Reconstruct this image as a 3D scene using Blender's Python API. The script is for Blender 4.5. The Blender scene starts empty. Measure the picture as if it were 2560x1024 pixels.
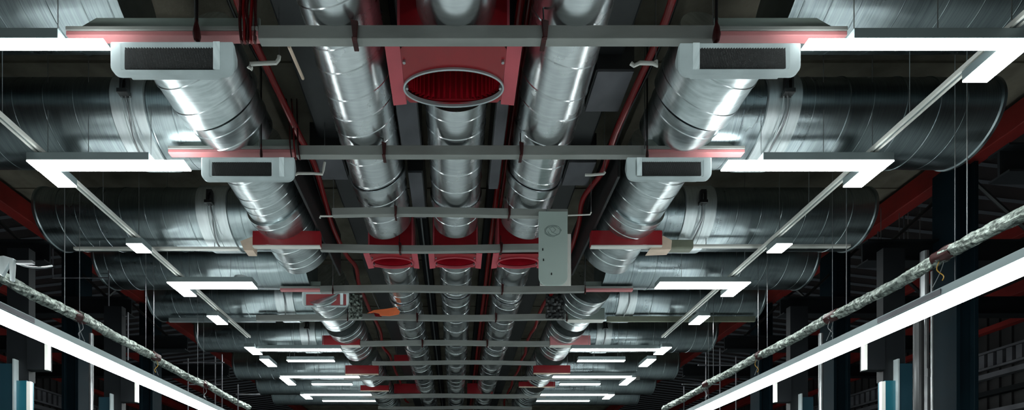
import bpy, math, random
from mathutils import Vector, Matrix
random.seed(7)
S = bpy.context.scene
COL = S.collection
# ------------------------------------------------------------ camera, world, exposure
EYE, F, VX, VY = 1.6, 1200.0, 1140.0, 1300.0      # eye height, focal length in pixels, vanishing point
cd = bpy.data.cameras.new('camera'); cam = bpy.data.objects.new('camera', cd); COL.objects.link(cam)
cam.location = (0, 0, EYE); cam.rotation_euler = (math.pi/2, 0, 0)
cd.sensor_width = 36.0; cd.lens = F/2560*36.0; cd.clip_start = .02; cd.clip_end = 200
cd.shift_x = (1280-VX)/2560; cd.shift_y = (VY-512)/2560
S.camera = cam
S.view_settings.view_transform = 'Standard'; S.view_settings.look = 'None'
S.view_settings.exposure = 0.0; S.view_settings.gamma = 1.0; S.view_settings.use_curve_mapping = False
LAMP = 32.0           # radiance of the lamp diffusers
wd = bpy.data.worlds.new('world'); S.world = wd; wd.use_nodes = True
wd.node_tree.nodes['Background'].inputs[0].default_value = (.02, .024, .027, 1)
wd.node_tree.nodes['Background'].inputs[1].default_value = .5

# ------------------------------------------------------------ materials
def new_mat(name):
    m = bpy.data.materials.new(name); m.use_nodes = True
    nt = m.node_tree
    return m, nt, nt.nodes['Principled BSDF']
def lin(c):
    return tuple(((x/12.92) if x <= .04045 else ((x+.055)/1.055)**2.4) for x in c)
def painted(name, rgb, rough=.5, metal=0.0, vary=.18, scale=6.0, stretch=(1, 1, 1), bump=.05, spec=.5, coat=0):
    m, nt, p = new_mat(name)
    N, L = nt.nodes, nt.links
    tc = N.new('ShaderNodeTexCoord'); mp = N.new('ShaderNodeMapping'); mp.inputs['Scale'].default_value = stretch
    L.new(tc.outputs['Object'], mp.inputs[0])
    nz = N.new('ShaderNodeTexNoise'); nz.inputs['Scale'].default_value = scale; nz.inputs['Detail'].default_value = 6
    L.new(mp.outputs[0], nz.inputs[0])
    cr = N.new('ShaderNodeValToRGB'); c = lin(rgb)
    cr.color_ramp.elements[0].position = .3; cr.color_ramp.elements[1].position = .7
    cr.color_ramp.elements[0].color = tuple(x*(1-vary) for x in c)+(1,)
    cr.color_ramp.elements[1].color = tuple(min(1, x*(1+vary)) for x in c)+(1,)
    L.new(nz.outputs[0], cr.inputs[0]); L.new(cr.outputs[0], p.inputs['Base Color'])
    p.inputs['Metallic'].default_value = metal
    mr = N.new('ShaderNodeMapRange'); mr.inputs[3].default_value = max(.04, rough-.1); mr.inputs[4].default_value = min(1, rough+.1)
    L.new(nz.outputs[0], mr.inputs[0]); L.new(mr.outputs[0], p.inputs['Roughness'])
    p.inputs['Specular IOR Level'].default_value = spec
    if coat: p.inputs['Coat Weight'].default_value = coat
    if bump:
        n2 = N.new('ShaderNodeTexNoise'); n2.inputs['Scale'].default_value = scale*9; n2.inputs['Detail'].default_value = 4
        L.new(mp.outputs[0], n2.inputs[0])
        b = N.new('ShaderNodeBump'); b.inputs['Strength'].default_value = bump; b.inputs['Distance'].default_value = .01
        L.new(n2.outputs[0], b.inputs['Height']); L.new(b.outputs[0], p.inputs['Normal'])
    return m
def sheet_metal(name, lo, hi, rough, brush, dent=.12, streak=.25, big=3.0):
    """galvanised sheet: patchy tone, brushed grain along 'brush', soft dents"""
    m, nt, p = new_mat(name); N, L = nt.nodes, nt.links
    tc = N.new('ShaderNodeTexCoord')
    mp = N.new('ShaderNodeMapping'); mp.inputs['Scale'].default_value = brush; L.new(tc.outputs['Object'], mp.inputs[0])
    grain = N.new('ShaderNodeTexNoise'); grain.inputs['Scale'].default_value = 1; grain.inputs['Detail'].default_value = 5; L.new(mp.outputs[0], grain.inputs[0])
    patch = N.new('ShaderNodeTexNoise'); patch.inputs['Scale'].default_value = big; patch.inputs['Detail'].default_value = 8
    L.new(tc.outputs['Object'], patch.inputs[0])
    ad = N.new('ShaderNodeMix'); ad.inputs[0].default_value = .5
    L.new(grain.outputs[0], ad.inputs[2]); L.new(patch.outputs[0], ad.inputs[3])
    cr = N.new('ShaderNodeValToRGB'); cr.color_ramp.elements[0].position = .35; cr.color_ramp.elements[1].position = .65
    cr.color_ramp.elements[0].color = lin(lo)+(1,); cr.color_ramp.elements[1].color = lin(hi)+(1,)
    L.new(ad.outputs[0], cr.inputs[0]); L.new(cr.outputs[0], p.inputs['Base Color'])
    p.inputs['Metallic'].default_value = 1.0
    mr = N.new('ShaderNodeMapRange'); mr.inputs[1].default_value = .3; mr.inputs[2].default_value = .7
    mr.inputs[3].default_value = rough-.03; mr.inputs[4].default_value = rough+.05
    L.new(patch.outputs[0], mr.inputs[0]); L.new(mr.outputs[0], p.inputs['Roughness'])
    soft = N.new('ShaderNodeTexNoise'); soft.inputs['Scale'].default_value = big; soft.inputs['Detail'].default_value = 8 if dent > .5 else 1.5
    L.new(tc.outputs['Object'], soft.inputs[0])
    b1 = N.new('ShaderNodeBump'); b1.inputs['Strength'].default_value = streak; b1.inputs['Distance'].default_value = .003
    L.new(grain.outputs[0], b1.inputs['Height'])
    b2 = N.new('ShaderNodeBump'); b2.inputs['Strength'].default_value = dent; b2.inputs['Distance'].default_value = .05
    L.new(soft.outputs[0], b2.inputs['Height']); L.new(b1.outputs[0], b2.inputs['Normal']); L.new(b2.outputs[0], p.inputs['Normal'])
    return m
def glow(name, rgb, s):
    m, nt, p = new_mat(name)
    p.inputs['Base Color'].default_value = (.8, .8, .8, 1)
    p.inputs['Emission Color'].default_value = rgb+(1,); p.inputs['Emission Strength'].default_value = s
    return m
M = dict(
    duct=sheet_metal('bright spiral duct steel', (.76, .78, .79), (.86, .88, .89), .25, (4, 40, 4), .06, .008),
    branch=sheet_metal('bright branch duct steel', (.68, .72, .73), (.88, .91, .92), .30, (5, 40, 5), .22, .015, 4),
    cross=sheet_metal('transverse duct steel', (.48, .52, .54), (.64, .69, .70), .29, (90, 3, 3), .03, .10, 1.2),
    band=sheet_metal('pale collar steel', (.72, .76, .77), (.86, .89, .90), .42, (30, 3, 3), .06, .15, 2),
    foil=sheet_metal('crinkled foil jacket', (.10, .12, .115), (.74, .78, .75), .40, (14, 40, 14), 1.0, 1.0, 20),
    bar=painted('grey painted bar', (.53, .54, .53), .55, .25, .14, 2.2, (1, 3, 3), .04),
    gusset=painted('grey green tray plate', (.42, .46, .44), .5, .1, .08, 2, bump=.02),
    pink=painted('pink with reflected red', (.72, .46, .47), .5, 0, .14, 3, bump=.03),  # reflected red put into the base colour
    red=painted('deep red enamel', (.52, .055, .10), .38, 0, .15, 3, bump=.03, coat=.2),
    dred=painted('dark red lining', (.62, .03, .12), .45, 0, .2, 4, bump=.03),
    rosy=painted('rose red flange paint', (.70, .30, .34), .5, 0, .12, 3, bump=.03),
    redpipe=painted('red pipe enamel', (.42, .035, .05), .35, 0, .2, 5, bump=.02),
    rust=painted('brown red fitting', (.22, .05, .05), .35, .3, .4, 20, bump=.2),
    black=painted('black plastic', (.05, .05, .055), .35, 0, .2, 10, bump=.03),
    housing=painted('grey lamp housing', (.48, .53, .54), .5, .2, .06, 3, bump=.02),
    frame=painted('pale grille frame', (.66, .70, .71), .4, .5, .1, 5, bump=.05),
    mesh=painted('black filter mesh', (.07, .085, .09), .35, .3, .6, 26, (1, 1, 4), .9),
    white=painted('white enamel', (.80, .80, .78), .45, 0, .05, 4, bump=.01),
    board=painted('pale grey green board', (.66, .72, .70), .5, 0, .04, 3, bump=.01),
    ink=painted('grey ink', (.40, .46, .45), .6, 0, .1, 10, bump=0),
    ceil=painted('brown grey ceiling deck', (.40, .385, .345), .9, 0, .3, 3, bump=.3, spec=.1),
    dark=painted('dark painted steel', (.055, .065, .075), .6, 0, .25, 3, bump=.05, spec=.15),
    tray=painted('dark grey sheet housing', (.20, .205, .21), .35, .5, .2, 3, bump=.04),
    teal=painted('teal column paint', (.05, .30, .35), .45, 0, .1, 4, bump=.02),
    dteal=painted('deep blue teal column paint', (.025, .15, .19), .5, 0, .15, 4, bump=.02),
    navy=painted('near black blue column paint', (.018, .075, .10), .6, 0, .15, 4, bump=.02, spec=.12),
    roof=painted('dark corrugated roofing', (.11, .09, .095), .6, .2, .35, 1.5, bump=.05),
    wall=painted('dark hall wall', (.12, .115, .12), .7, 0, .3, 1.5, bump=.1),
    siding=painted('grey louvre metal', (.34, .34, .36), .5, .4, .3, 3, bump=.05),
    redsteel=painted('red roof steel', (.42, .09, .075), .5, 0, .3, 3, bump=.05),
    floor=painted('pale grey concrete floor', (.74, .77, .77), .5, 0, .15, 1.2, bump=.05),
    rod=painted('zinc rod', (.62, .63, .64), .35, .9, .1, 10, bump=0),
    orange=painted('orange flap', (.90, .45, .27), .5, 0, .1, 8, bump=.03),
    cream=painted('cream board', (.78, .70, .63), .6, 0, .1, 8, bump=.02),
    olive=painted('olive grey strip', (.42, .44, .38), .6, 0, .15, 8, bump=.03),
    wire=painted('yellow wire', (.65, .50, .15), .4, 0, .1, 8, bump=0),
    lamp=glow('lamp diffuser', (.93, 1.0, .985), LAMP),
)

# ------------------------------------------------------------ mesh building
ORG = {}
def key(o): return o.name
class MB:
    def __init__(s): s.v = []; s.f = []; s.sm = []
    def add(s, vs, fs, smooth=False):
        n = len(s.v); s.v += [tuple(v) for v in vs]
        for f in fs: s.f.append(tuple(i+n for i in f)); s.sm.append(smooth)
        return s
    def box(s, x0, x1, y0, y1, z0, z1):
        x0, x1 = min(x0, x1), max(x0, x1); y0, y1 = min(y0, y1), max(y0, y1); z0, z1 = min(z0, z1), max(z0, z1)
        v = [(x, y, z) for x in (x0, x1) for y in (y0, y1) for z in (z0, z1)]
        return s.add(v, [(0, 1, 3, 2), (4, 6, 7, 5), (0, 4, 5, 1), (2, 3, 7, 6), (0, 2, 6, 4), (1, 5, 7, 3)])
    def prism(s, pts, axis, a, b, smooth=False):
        """polygon pts (2D) extruded along axis from a to b. axis 'x': pts=(y,z); 'y': pts=(x,z); 'z': pts=(x,y)"""
        def P(p, t): return {'x': (t, p[0], p[1]), 'y': (p[0], t, p[1]), 'z': (p[0], p[1], t)}[axis]
        n = len(pts)
        s.add([P(p, a) for p in pts]+[P(p, b) for p in pts], [], smooth)
        m = len(s.v)-2*n
        s.f.append(tuple(range(m, m+n))); s.sm.append(False)
        s.f.append(tuple(range(m+2*n-1, m+n-1, -1))); s.sm.append(False)
        for i in range(n):
            j = (i+1) % n
            s.f.append((m+i, m+n+i, m+n+j, m+j)); s.sm.append(smooth)
        return s
    def tube(s, pts, r, n=10, caps=True, rs=None, flat=1.0):
        pts = [Vector(p) for p in pts]; rings = []; up = None
        for i, p in enumerate(pts):
            t = (pts[min(i+1, len(pts)-1)]-pts[max(i-1, 0)]).normalized()
            if up is None:
                up = Vector((0, 0, 1)) if abs(t.z) < .9 else Vector((1, 0, 0))
            u = (up-t*up.dot(t)).normalized(); w = t.cross(u); up = u
            rr = rs[i] if rs else r
            rings.append([p+(u*math.cos(2*math.pi*k/n)*flat+w*math.sin(2*math.pi*k/n))*rr for k in range(n)])
        s.grid(rings, caps)
        return s
    def grid(s, rings, caps=True, smooth=True):
        n = len(rings[0]); base = len(s.v)
        for r in rings: s.v += [tuple(p) for p in r]
        for i in range(len(rings)-1):
            for k in range(n):
                a = base+i*n+k; b = base+i*n+(k+1) % n
                s.f.append((a, b, b+n, a+n)); s.sm.append(smooth)
        if caps:
            s.f.append(tuple(base+k for k in range(n-1, -1, -1))); s.sm.append(False)
            s.f.append(tuple(base+(len(rings)-1)*n+k for k in range(n))); s.sm.append(False)
        return s
    def build(s, name, mat, parent=None, bevel=0, **tags):
        me = bpy.data.meshes.new(name); org = Vector(ORG[parent.name]) if parent else None
        if org is None:
            xs = [v[0] for v in s.v]; ys = [v[1] for v in s.v]; zs = [v[2] for v in s.v]
            org = Vector(((min(xs)+max(xs))/2, (min(ys)+max(ys))/2, min(zs)))
        me.from_pydata([(v[0]-org[0], v[1]-org[1], v[2]-org[2]) for v in s.v], [], s.f)
        for p, q in zip(me.polygons, s.sm): p.use_smooth = q
        me.materials.append(M[mat] if isinstance(mat, str) else mat); me.update()
        o = bpy.data.objects.new(name, me); COL.objects.link(o)
        if parent: o.parent = parent
        else: o.location = org
        ORG[o.name] = org
        import bmesh
        bm = bmesh.new(); bm.from_mesh(me); bmesh.ops.recalc_face_normals(bm, faces=bm.faces); bm.to_mesh(me); bm.free()
        if any(s.sm): me.set_sharp_from_angle(angle=math.radians(24))
        if bevel:
            b = o.modifiers.new('bevel', 'BEVEL'); b.width = bevel; b.segments = 2; b.limit_method = 'ANGLE'; b.angle_limit = math.radians(50)
        for k_, v_ in tags.items(): o[k_] = v_
        return o
def thing(name, label, cat, loc, group=None):
    o = bpy.data.objects.new(name, None); COL.objects.link(o); o.location = loc; o.empty_display_size = .1
    o['label'] = label; o['category'] = cat
    if group: o['group'] = group
    ORG[o.name] = Vector(loc)
    return o
def tag(o, label, cat, group=None):
    o['label'] = label; o['category'] = cat
    if group: o['group'] = group
    return o
def W(px, py, Z): return ((px-VX)*Z/F, Z, EYE+(VY-py)*Z/F)
def XX(px, Z): return (px-VX)*Z/F
def ZZ(py, Z): return EYE+(VY-py)*Z/F
def ZH(py, H): return F*H/(VY-py)
SIDE = {-1: 'left', 1: 'right'}
ORD = ['nearest', 'second', 'third', 'fourth', 'fifth', 'sixth', 'seventh', 'eighth', 'ninth', 'tenth', 'eleventh', 'twelfth', 'thirteenth', 'fourteenth']
CEIL = EYE+4.78
def smooth_path(pts, n=6):
    P = [Vector(p) for p in pts]; out = []
    for i in range(len(P)-1):
        a, b, c, d = P[max(i-1, 0)], P[i], P[i+1], P[min(i+2, len(P)-1)]
        for k in range(n):
            t = k/n
            out.append(.5*((2*b)+(c-a)*t+(2*a-5*b+4*c-d)*t*t+(3*b-a-3*c+d)*t**3))
    out.append(P[-1]); return out

# ------------------------------------------------------------ the hall
def struct(mb, name, mat, **k):
    o = mb.build(name, mat, **k); o['kind'] = 'structure'; return o
struct(MB().box(-10, 10, -9, 32, -.15, 0), 'floor', 'floor')
cm = MB().box(-6.5, 6.5, -9, 32, CEIL, CEIL+.15)
for i in range(14):                                  # shallow deck joints
    y = 1.2+i*1.9
    cm.box(-6.45, 6.45, y, y+.05, CEIL-.02, CEIL)
struct(cm, 'ceiling', 'ceil')
for s in (-1, 1):                                    # sloping corrugated roof over the side bays
    mb = MB(); n = 150
    for i in range(n):
        y = -9+41*i/n
        a, b = EYE+4.70, EYE+4.30
        mb.add([(s*6.45, y, a), (s*10, y, b), (s*10, y+.14, b), (s*6.45, y+.14, a), (s*6.45, y+.14, a+.05), (s*10, y+.14, b+.05), (s*10, y+.273, b+.05), (s*6.45, y+.273, a+.05)],
               [(0, 1, 2, 3), (3, 2, 5, 4), (4, 5, 6, 7)])
    struct(mb, 'ceiling_side_bay_'+SIDE[s], 'roof')
    wm = MB().box(s*10, s*10.2, -9, 32, 0, EYE+4.45)
    for i in range(110):                             # ribbed siding
        y = 2+i*.2
        wm.box(s*9.955, s*10, y, y+.08, EYE+.3, EYE+4.2)
    struct(wm, 'wall_'+SIDE[s], 'wall')
struct(MB().box(-10.2, 10.2, 32, 32.2, 0, EYE+4.9), 'wall_back', 'wall')
struct(MB().box(-10.2, 10.2, -9.2, -9, 0, EYE+4.9), 'wall_front', 'wall')

# side bay steelwork
for s in (-1, 1):
    w = SIDE[s]
    tag(MB().box(s*6.3, s*6.5, 1, 31, EYE+4.42, EYE+4.70).build('edge_beam', 'redsteel', bevel=.01),
        f'long red roof beam along the {w} edge of the flat ceiling', 'beam')
    tag(MB().prism([(s*8.3, EYE+4.2), (s*8.42, EYE+4.2), (s*8.42, EYE+4.43), (s*8.3, EYE+4.43)], 'y', 1, 31).build('purlin', 'redsteel', bevel=.008),
        f'slim red purlin under the sloping roof on the {w}', 'beam')
    tag(MB().box(s*9.7, s*9.9, 1, 31, EYE+3.92, EYE+4.12).build('wall_rail', 'redsteel', bevel=.008),
        f'red rail running along the top of the {w} wall siding', 'beam')
    for k, Zb in enumerate((4.6, 6.15, 7.7, 9.3, 11.0)):
        h = EYE+3.55
        m = MB().box(s*5.2, s*10, Zb-.09, Zb+.09, h-.02, h).box(s*5.2, s*10, Zb-.09, Zb+.09, h-.27, h-.25).box(s*5.2, s*10, Zb-.01, Zb+.01, h-.25, h-.02)
        tag(m.build('cross_girder', 'dark'), f'dark steel cross girder of the {w} bay, {ORD[k]} from the camera', 'beam', 'dark girders of the side bays')
        if k < 4:
            m = MB()
            for q in range(3):
                x0, x1 = 5.6+q*1.1, 5.6+(q+1)*1.1
                zt = lambda x: EYE+4.70-(x-6.45)*.115-.12 if x > 6.45 else EYE+4.5
                a, b = (h, zt(x1)) if q % 2 == 0 else (zt(x0), h)
                m.tube([(s*x0, Zb+.16, a), (s*x1, Zb+.16, b)], .025, 6)
            tag(m.build('truss_brace', 'tray'), f'zigzag truss bracing above the {w} cross girder, {ORD[k]} from the camera', 'brace', 'braces of the side bays')
    # ribbon of louvres on the wall
    for k in range(6):
        y = 5.2+k*2.35
        t = thing('wall_louvre', f'grey louvre panel high on the {w} wall, {ORD[k]} from the camera', 'louvre', (s*9.9, y+1.1, EYE+2.84), 'louvres on the side walls')
        f = MB().box(s*9.86, s*9.96, y, y+2.2, EYE+2.80, EYE+2.84).box(s*9.86, s*9.96, y, y+2.2, EYE+3.10, EYE+3.14).box(s*9.86, s*9.96, y, y+.05, EYE+2.84, EYE+3.10).box(s*9.86, s*9.96, y+2.15, y+2.2, EYE+2.84, EYE+3.10)
        f.build('frame', 'siding', t)
        b = MB()
        for q in range(14): b.box(s*9.88, s*9.955, y+.08+q*.15, y+.17+q*.15, EYE+2.85, EYE+3.09)
        b.build('slats', 'siding', t)
    for k, (hh, mt) in enumerate(((2.62, 'siding'), (2.3, 'dark'), (1.95, 'siding'), (3.48, 'redsteel'))):
        m = MB().box(s*9.8, s*9.95, 3, 25, EYE+hh, EYE+hh+.09)
        tag(m.build('wall_girt', mt), f'{("pale", "dark", "lowest grey", "thin red")[k]} horizontal rail on the {w} wall {"above" if k == 3 else "below"} the louvres', 'rail')

# columns
def hcolumn(s, k, Z, x0, x1):
    w = SIDE[s]
    t = thing('steel_column', f'teal steel column with a pale edge under the {w} long lamp, {("nearer", "farther")[k]} of two', 'column', (s*(x0+x1)/2, Z, 0))
    top = EYE+1.66
    d = .05
    MB().box(s*(x0+.05), s*(x0+.17), Z-d, Z+d, 0, top).build('web', 'teal', t)
    MB().box(s*x0, s*(x0+.05), Z-d-.005, Z-d+.03, 0, top-.01).build('pale_edge_strip', 'white', t, bevel=.005)
    MB().box(s*(x0+.17), s*(x0+.19), Z-d-.03, Z+d, 0, top+.25).build('edge_trim', 'frame', t)
    MB().box(s*(x0+.19), s*(x1+.03), Z-d-.01, Z+d, 0, top+.2).build('rear_flange', 'dteal', t)
    MB().box(s*(x0+.05), s*(x1-.02), Z-d+.03, Z+d+.02, top, EYE+3.25).build('upper_shaft', 'dark', t)  # dark colour stands in for the unlit shaft above the lamp
    u = thing('lamp_bracket', f'shade-painted box bracket with a light-painted end plate beside the {w} long lamp, {("nearer", "farther")[k]} of two', 'bracket', (s*(x0-.1), Z, EYE+1.8))
    MB().box(s*(x0-.17), s*(x0+.05), Z-.05, Z+.05, EYE+1.79, EYE+2.25).build('box', 'dark', u, bevel=.004)  # dark colour stands in for shade on the bracket front
    MB().box(s*(x0-.215), s*(x0-.17), Z-.06, Z-.02, EYE+1.785, EYE+2.2).build('end_plate', 'white', u, bevel=.004)  # white stands in for lamp light on the inner flange
for s in (-1, 1):
    hcolumn(s, 0, 5.75, 5.05, 5.38); hcolumn(s, 1, 7.3, 5.02, 5.36)
    w = SIDE[s]
    for k, Zc in enumerate((6.0, 7.9, 9.8)):
        m = MB().box(s*6.1, s*6.15, Zc-.15, Zc+.15, 0, EYE+4.38).box(s*6.32, s*6.37, Zc-.15, Zc+.15, 0, EYE+4.38).box(s*6.15, s*6.32, Zc-.1, Zc-.06, 0, EYE+4.38)
        tag(m.build('hall_column', 'navy', bevel=.004), f'tall broad dark blue column of the {w} bay, {ORD[k]} from the camera', 'column', 'tall columns of the side bays')
    for k, (px, Zc, r, hi, mt) in enumerate(((2311, 5.9, .042, 3.3, 'rod'), (2330, 5.98, .014, 3.1, 'rod'), (2258, 6.1, .02, 2.6, 'rod'), (2296, 5.8, .05, 2.45, 'tray'), (2052, 7.2, .03, 2.8, 'rod'))):
        x = XX(px, Zc)*s
        m = MB()
        lo = 1.9 if k == 3 else 0
        m.tube([(x, Zc, lo+.0), (x, Zc, EYE+hi)], r, 14)
        if k == 0: m.tube([(x, Zc, EYE+1.75), (x, Zc, EYE+1.85)], r*1.35, 14); m.tube([(x, Zc, 0), (x, Zc, EYE+1.75)], r*1.18, 14)
        tag(m.build('conduit', mt), [f'thick galvanised vertical pipe with a coupling beside the {w} column', f'thin steel conduit next to the thick pipe on the {w}',
            f'slim conduit climbing past the {w} long lamp', f'dark stub pipe hanging behind the {w} long lamp', f'vertical pipe farther back on the {w}'][k], 'pipe')

# ------------------------------------------------------------ round ducts
def ring(x, y, z, r, n, a, b, dr=0):
    out = []
    for k in range(n):
        t = 2*math.pi*k/n
        cx, cz = math.sin(t)*r, math.cos(t)*r
        out.append((x+cx, y+a*cz+b*cx, z+cz))
    return out
def duct_rings(x, z, r, y0, y1, a, b, step, rnd, taper=0):
    seams = []; y = y0+step*.5
    while y < y1-.08: seams.append(y); y += step*rnd.uniform(.6, 1.35)
    rings = [ring(x, y0, z, r, 56, a, b)]
    for q in seams:
        rr = r+taper*(q-y0)/(y1-y0)
        rings += [ring(x, q-.014, z, rr, 56, a, b), ring(x, q-.006, z, rr+.0055, 56, a, b), ring(x, q+.002, z, rr+.0055, 56, a, b),
                  ring(x, q+.004, z, rr-.002, 56, a, b)]
    rings.append(ring(x, y1, z, r+taper, 56, a, b))
    return rings
def long_duct(label, x, H, r, y0, y1, mat='duct', a=.38, b=0, step=.26, seed=1, group=None, couplings=(), taper=0, a_end=None):
    z = EYE+H; rnd = random.Random(seed)
    t = thing('round_duct', label, 'duct', (x, (y0+y1)/2, z-r), group)
    MB().grid(duct_rings(x, z, r, y0, y1, a, b, step, rnd, taper)).build('shell', mat, t)
    for c in couplings:
        if y0 < c < y1:
            MB().grid([ring(x, c-.06, z, r+.006, 56, a, b), ring(x, c-.055, z, r+.018, 56, a, b), ring(x, c+.055, z, r+.018, 56, a, b), ring(x, c+.06, z, r+.006, 56, a, b)], False).build('coupling_band', mat, t)
    return t
DH = 4.0
long_duct('bright round duct in the middle, above the frontmost crossbar', 0, DH, .31, 1.6, 3.80, seed=2, step=.5)
long_duct('bright round duct in the middle, between the large red hood and the small ones', 0, DH, .295, 4.47, 6.42, seed=3, couplings=(5.9,))
long_duct('bright round duct running back from the middle small red hood', 0, DH, .26, 7.12, 19, seed=4, step=.5, couplings=(8.3, 10.6))
for s in (-1, 1):
    w = SIDE[s]
    long_duct(f'long bright round duct just {w} of the middle one', s*.90, DH, .31, 1.6, 6.42, seed=5+s, b=s*.25, couplings=(2.6, 5.55))
    long_duct(f'bright round duct running back from the small red hood on the {w}', s*.90, DH, .27, 7.12, 19, seed=8+s, b=s*.2, step=.5, couplings=(8.45, 10.8))
# thick outer branch ducts, in lengths from grille to tray
OX, OR = 2.25, .40
SEG = [(1.7, 3.32, .40, 0), (4.04, 4.56, .41, .0), (4.60, 5.02, .37, 0), (5.22, 6.0, .38, 0), (6.0, 7.15, .41, 0), (8.12, 9.35, .40, -.02), (9.6, 11.1, .39, -.03), (11.5, 13.2, .37, 0), (13.8, 16.5, .36, 0)]
SEGN = ['above the frontmost tray', 'under the large air grille', 'narrowed behind the large air grille', 'under the second grille', 'above and below the red box', 'behind the third tray',
        'in the fourth gap between bars', 'in the fifth gap between bars', 'farthest back']
for s in (-1, 1):
    for k, (a0, a1, r, tp) in enumerate(SEG):
        long_duct(f'thick bright branch duct on the {SIDE[s]}, {SEGN[k]}', s*OX, DH, r, a0, a1, 'branch', a=.38, b=s*.3, step=.2, seed=20+k+s, group='outer branch ducts', taper=tp)

# dark housings and red pipes along the inner sides
for s in (-1, 1):
    w = SIDE[s]
    tag(MB().box(s*1.22, s*1.52, 1.6, 19, EYE+4.22, EYE+4.6).build('dark_trunking', 'tray', bevel=.02), f'long dark rectangular trunking between the {w} round duct and the branch duct', 'duct')
    tag(MB().box(s*.42, s*.58, 1.6, 19, EYE+4.4, EYE+4.62).build('cable_channel', 'dark', bevel=.01), f'narrow dark channel above the gap {w} of the middle duct', 'channel')
    pts = []; rnd = random.Random(31+s); y = 1.6
    while y < 17: pts.append((s*(1.64+rnd.uniform(-.05, .05)), y, EYE+4.0+rnd.uniform(-.05, .05))); y += .55
    tag(MB().tube(smooth_path(pts, 5), .032, 12).build('red_hose', 'redpipe'), f'wavy red hose running back beside the {w} branch ducts', 'hose')
    pts = [(p[0]+s*.09+rnd.uniform(-.03, .03), p[1], p[2]+.12+rnd.uniform(-.04, .04)) for p in pts]
    tag(MB().tube(smooth_path(pts, 5), .014, 8).build('black_cable', 'black'), f'thin black cable following the {w} red hose', 'cable')
    tag(MB().box(s*1.75, s*1.78, 5.2, 7.3, EYE+3.72, EYE+4.35).build('sheet_baffle', 'tray', bevel=.004), f'dark upright sheet baffle beside the {w} branch duct near the red box', 'panel')
for k, (x, H, r) in enumerate(((.53, 4.25, .035), (.61, 4.32, .022))):
    tag(MB().tube([(x, 1.6, EYE+H), (x, 19, EYE+H)], r, 12).build('red_pipe', 'redpipe'), ('thick', 'thin')[k]+' straight red pipe running back right of the middle duct', 'pipe')
tag(MB().tube([(-.50, 1.6, EYE+4.3), (-.50, 19, EYE+4.3)], .014, 8).build('thin_pipe', 'rod'), 'thin grey pipe running back left of the middle duct', 'pipe')
# small dark ceiling boxes between the middle ducts
for k, (x0, x1, y0, y1, z0, lab) in enumerate(((-.58, -.36, 4.45, 5.1, 3.95, 'left of the middle duct behind the large red hood'), (.37, .5, 4.45, 5.6, 3.9, 'right of the middle duct behind the large red hood'),
        (-.56, -.38, 5.5, 6.3, 4.0, 'left of the middle duct behind the second crossbar'), (1.27, 1.62, 4.35, 4.75, 4.08, 'between the right round duct and branch duct, first one'),
        (1.27, 1.6, 5.45, 5.8, 4.08, 'between the right round duct and branch duct, second one'), (-1.62, -1.27, 5.3, 5.7, 4.08, 'between the left round duct and branch duct'))):
    t = thing('junction_box', 'dark sheet metal box '+lab, 'box', ((x0+x1)/2, (y0+y1)/2, EYE+z0))
    MB().box(x0, x1, y0, y1, EYE+z0, EYE+4.4).build('case', 'tray', t, bevel=.01)
    MB().box(x0+.01, x1-.01, y0-.012, y1+.012, EYE+z0-.03, EYE+z0).build('lid', 'siding', t, bevel=.005)

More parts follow.
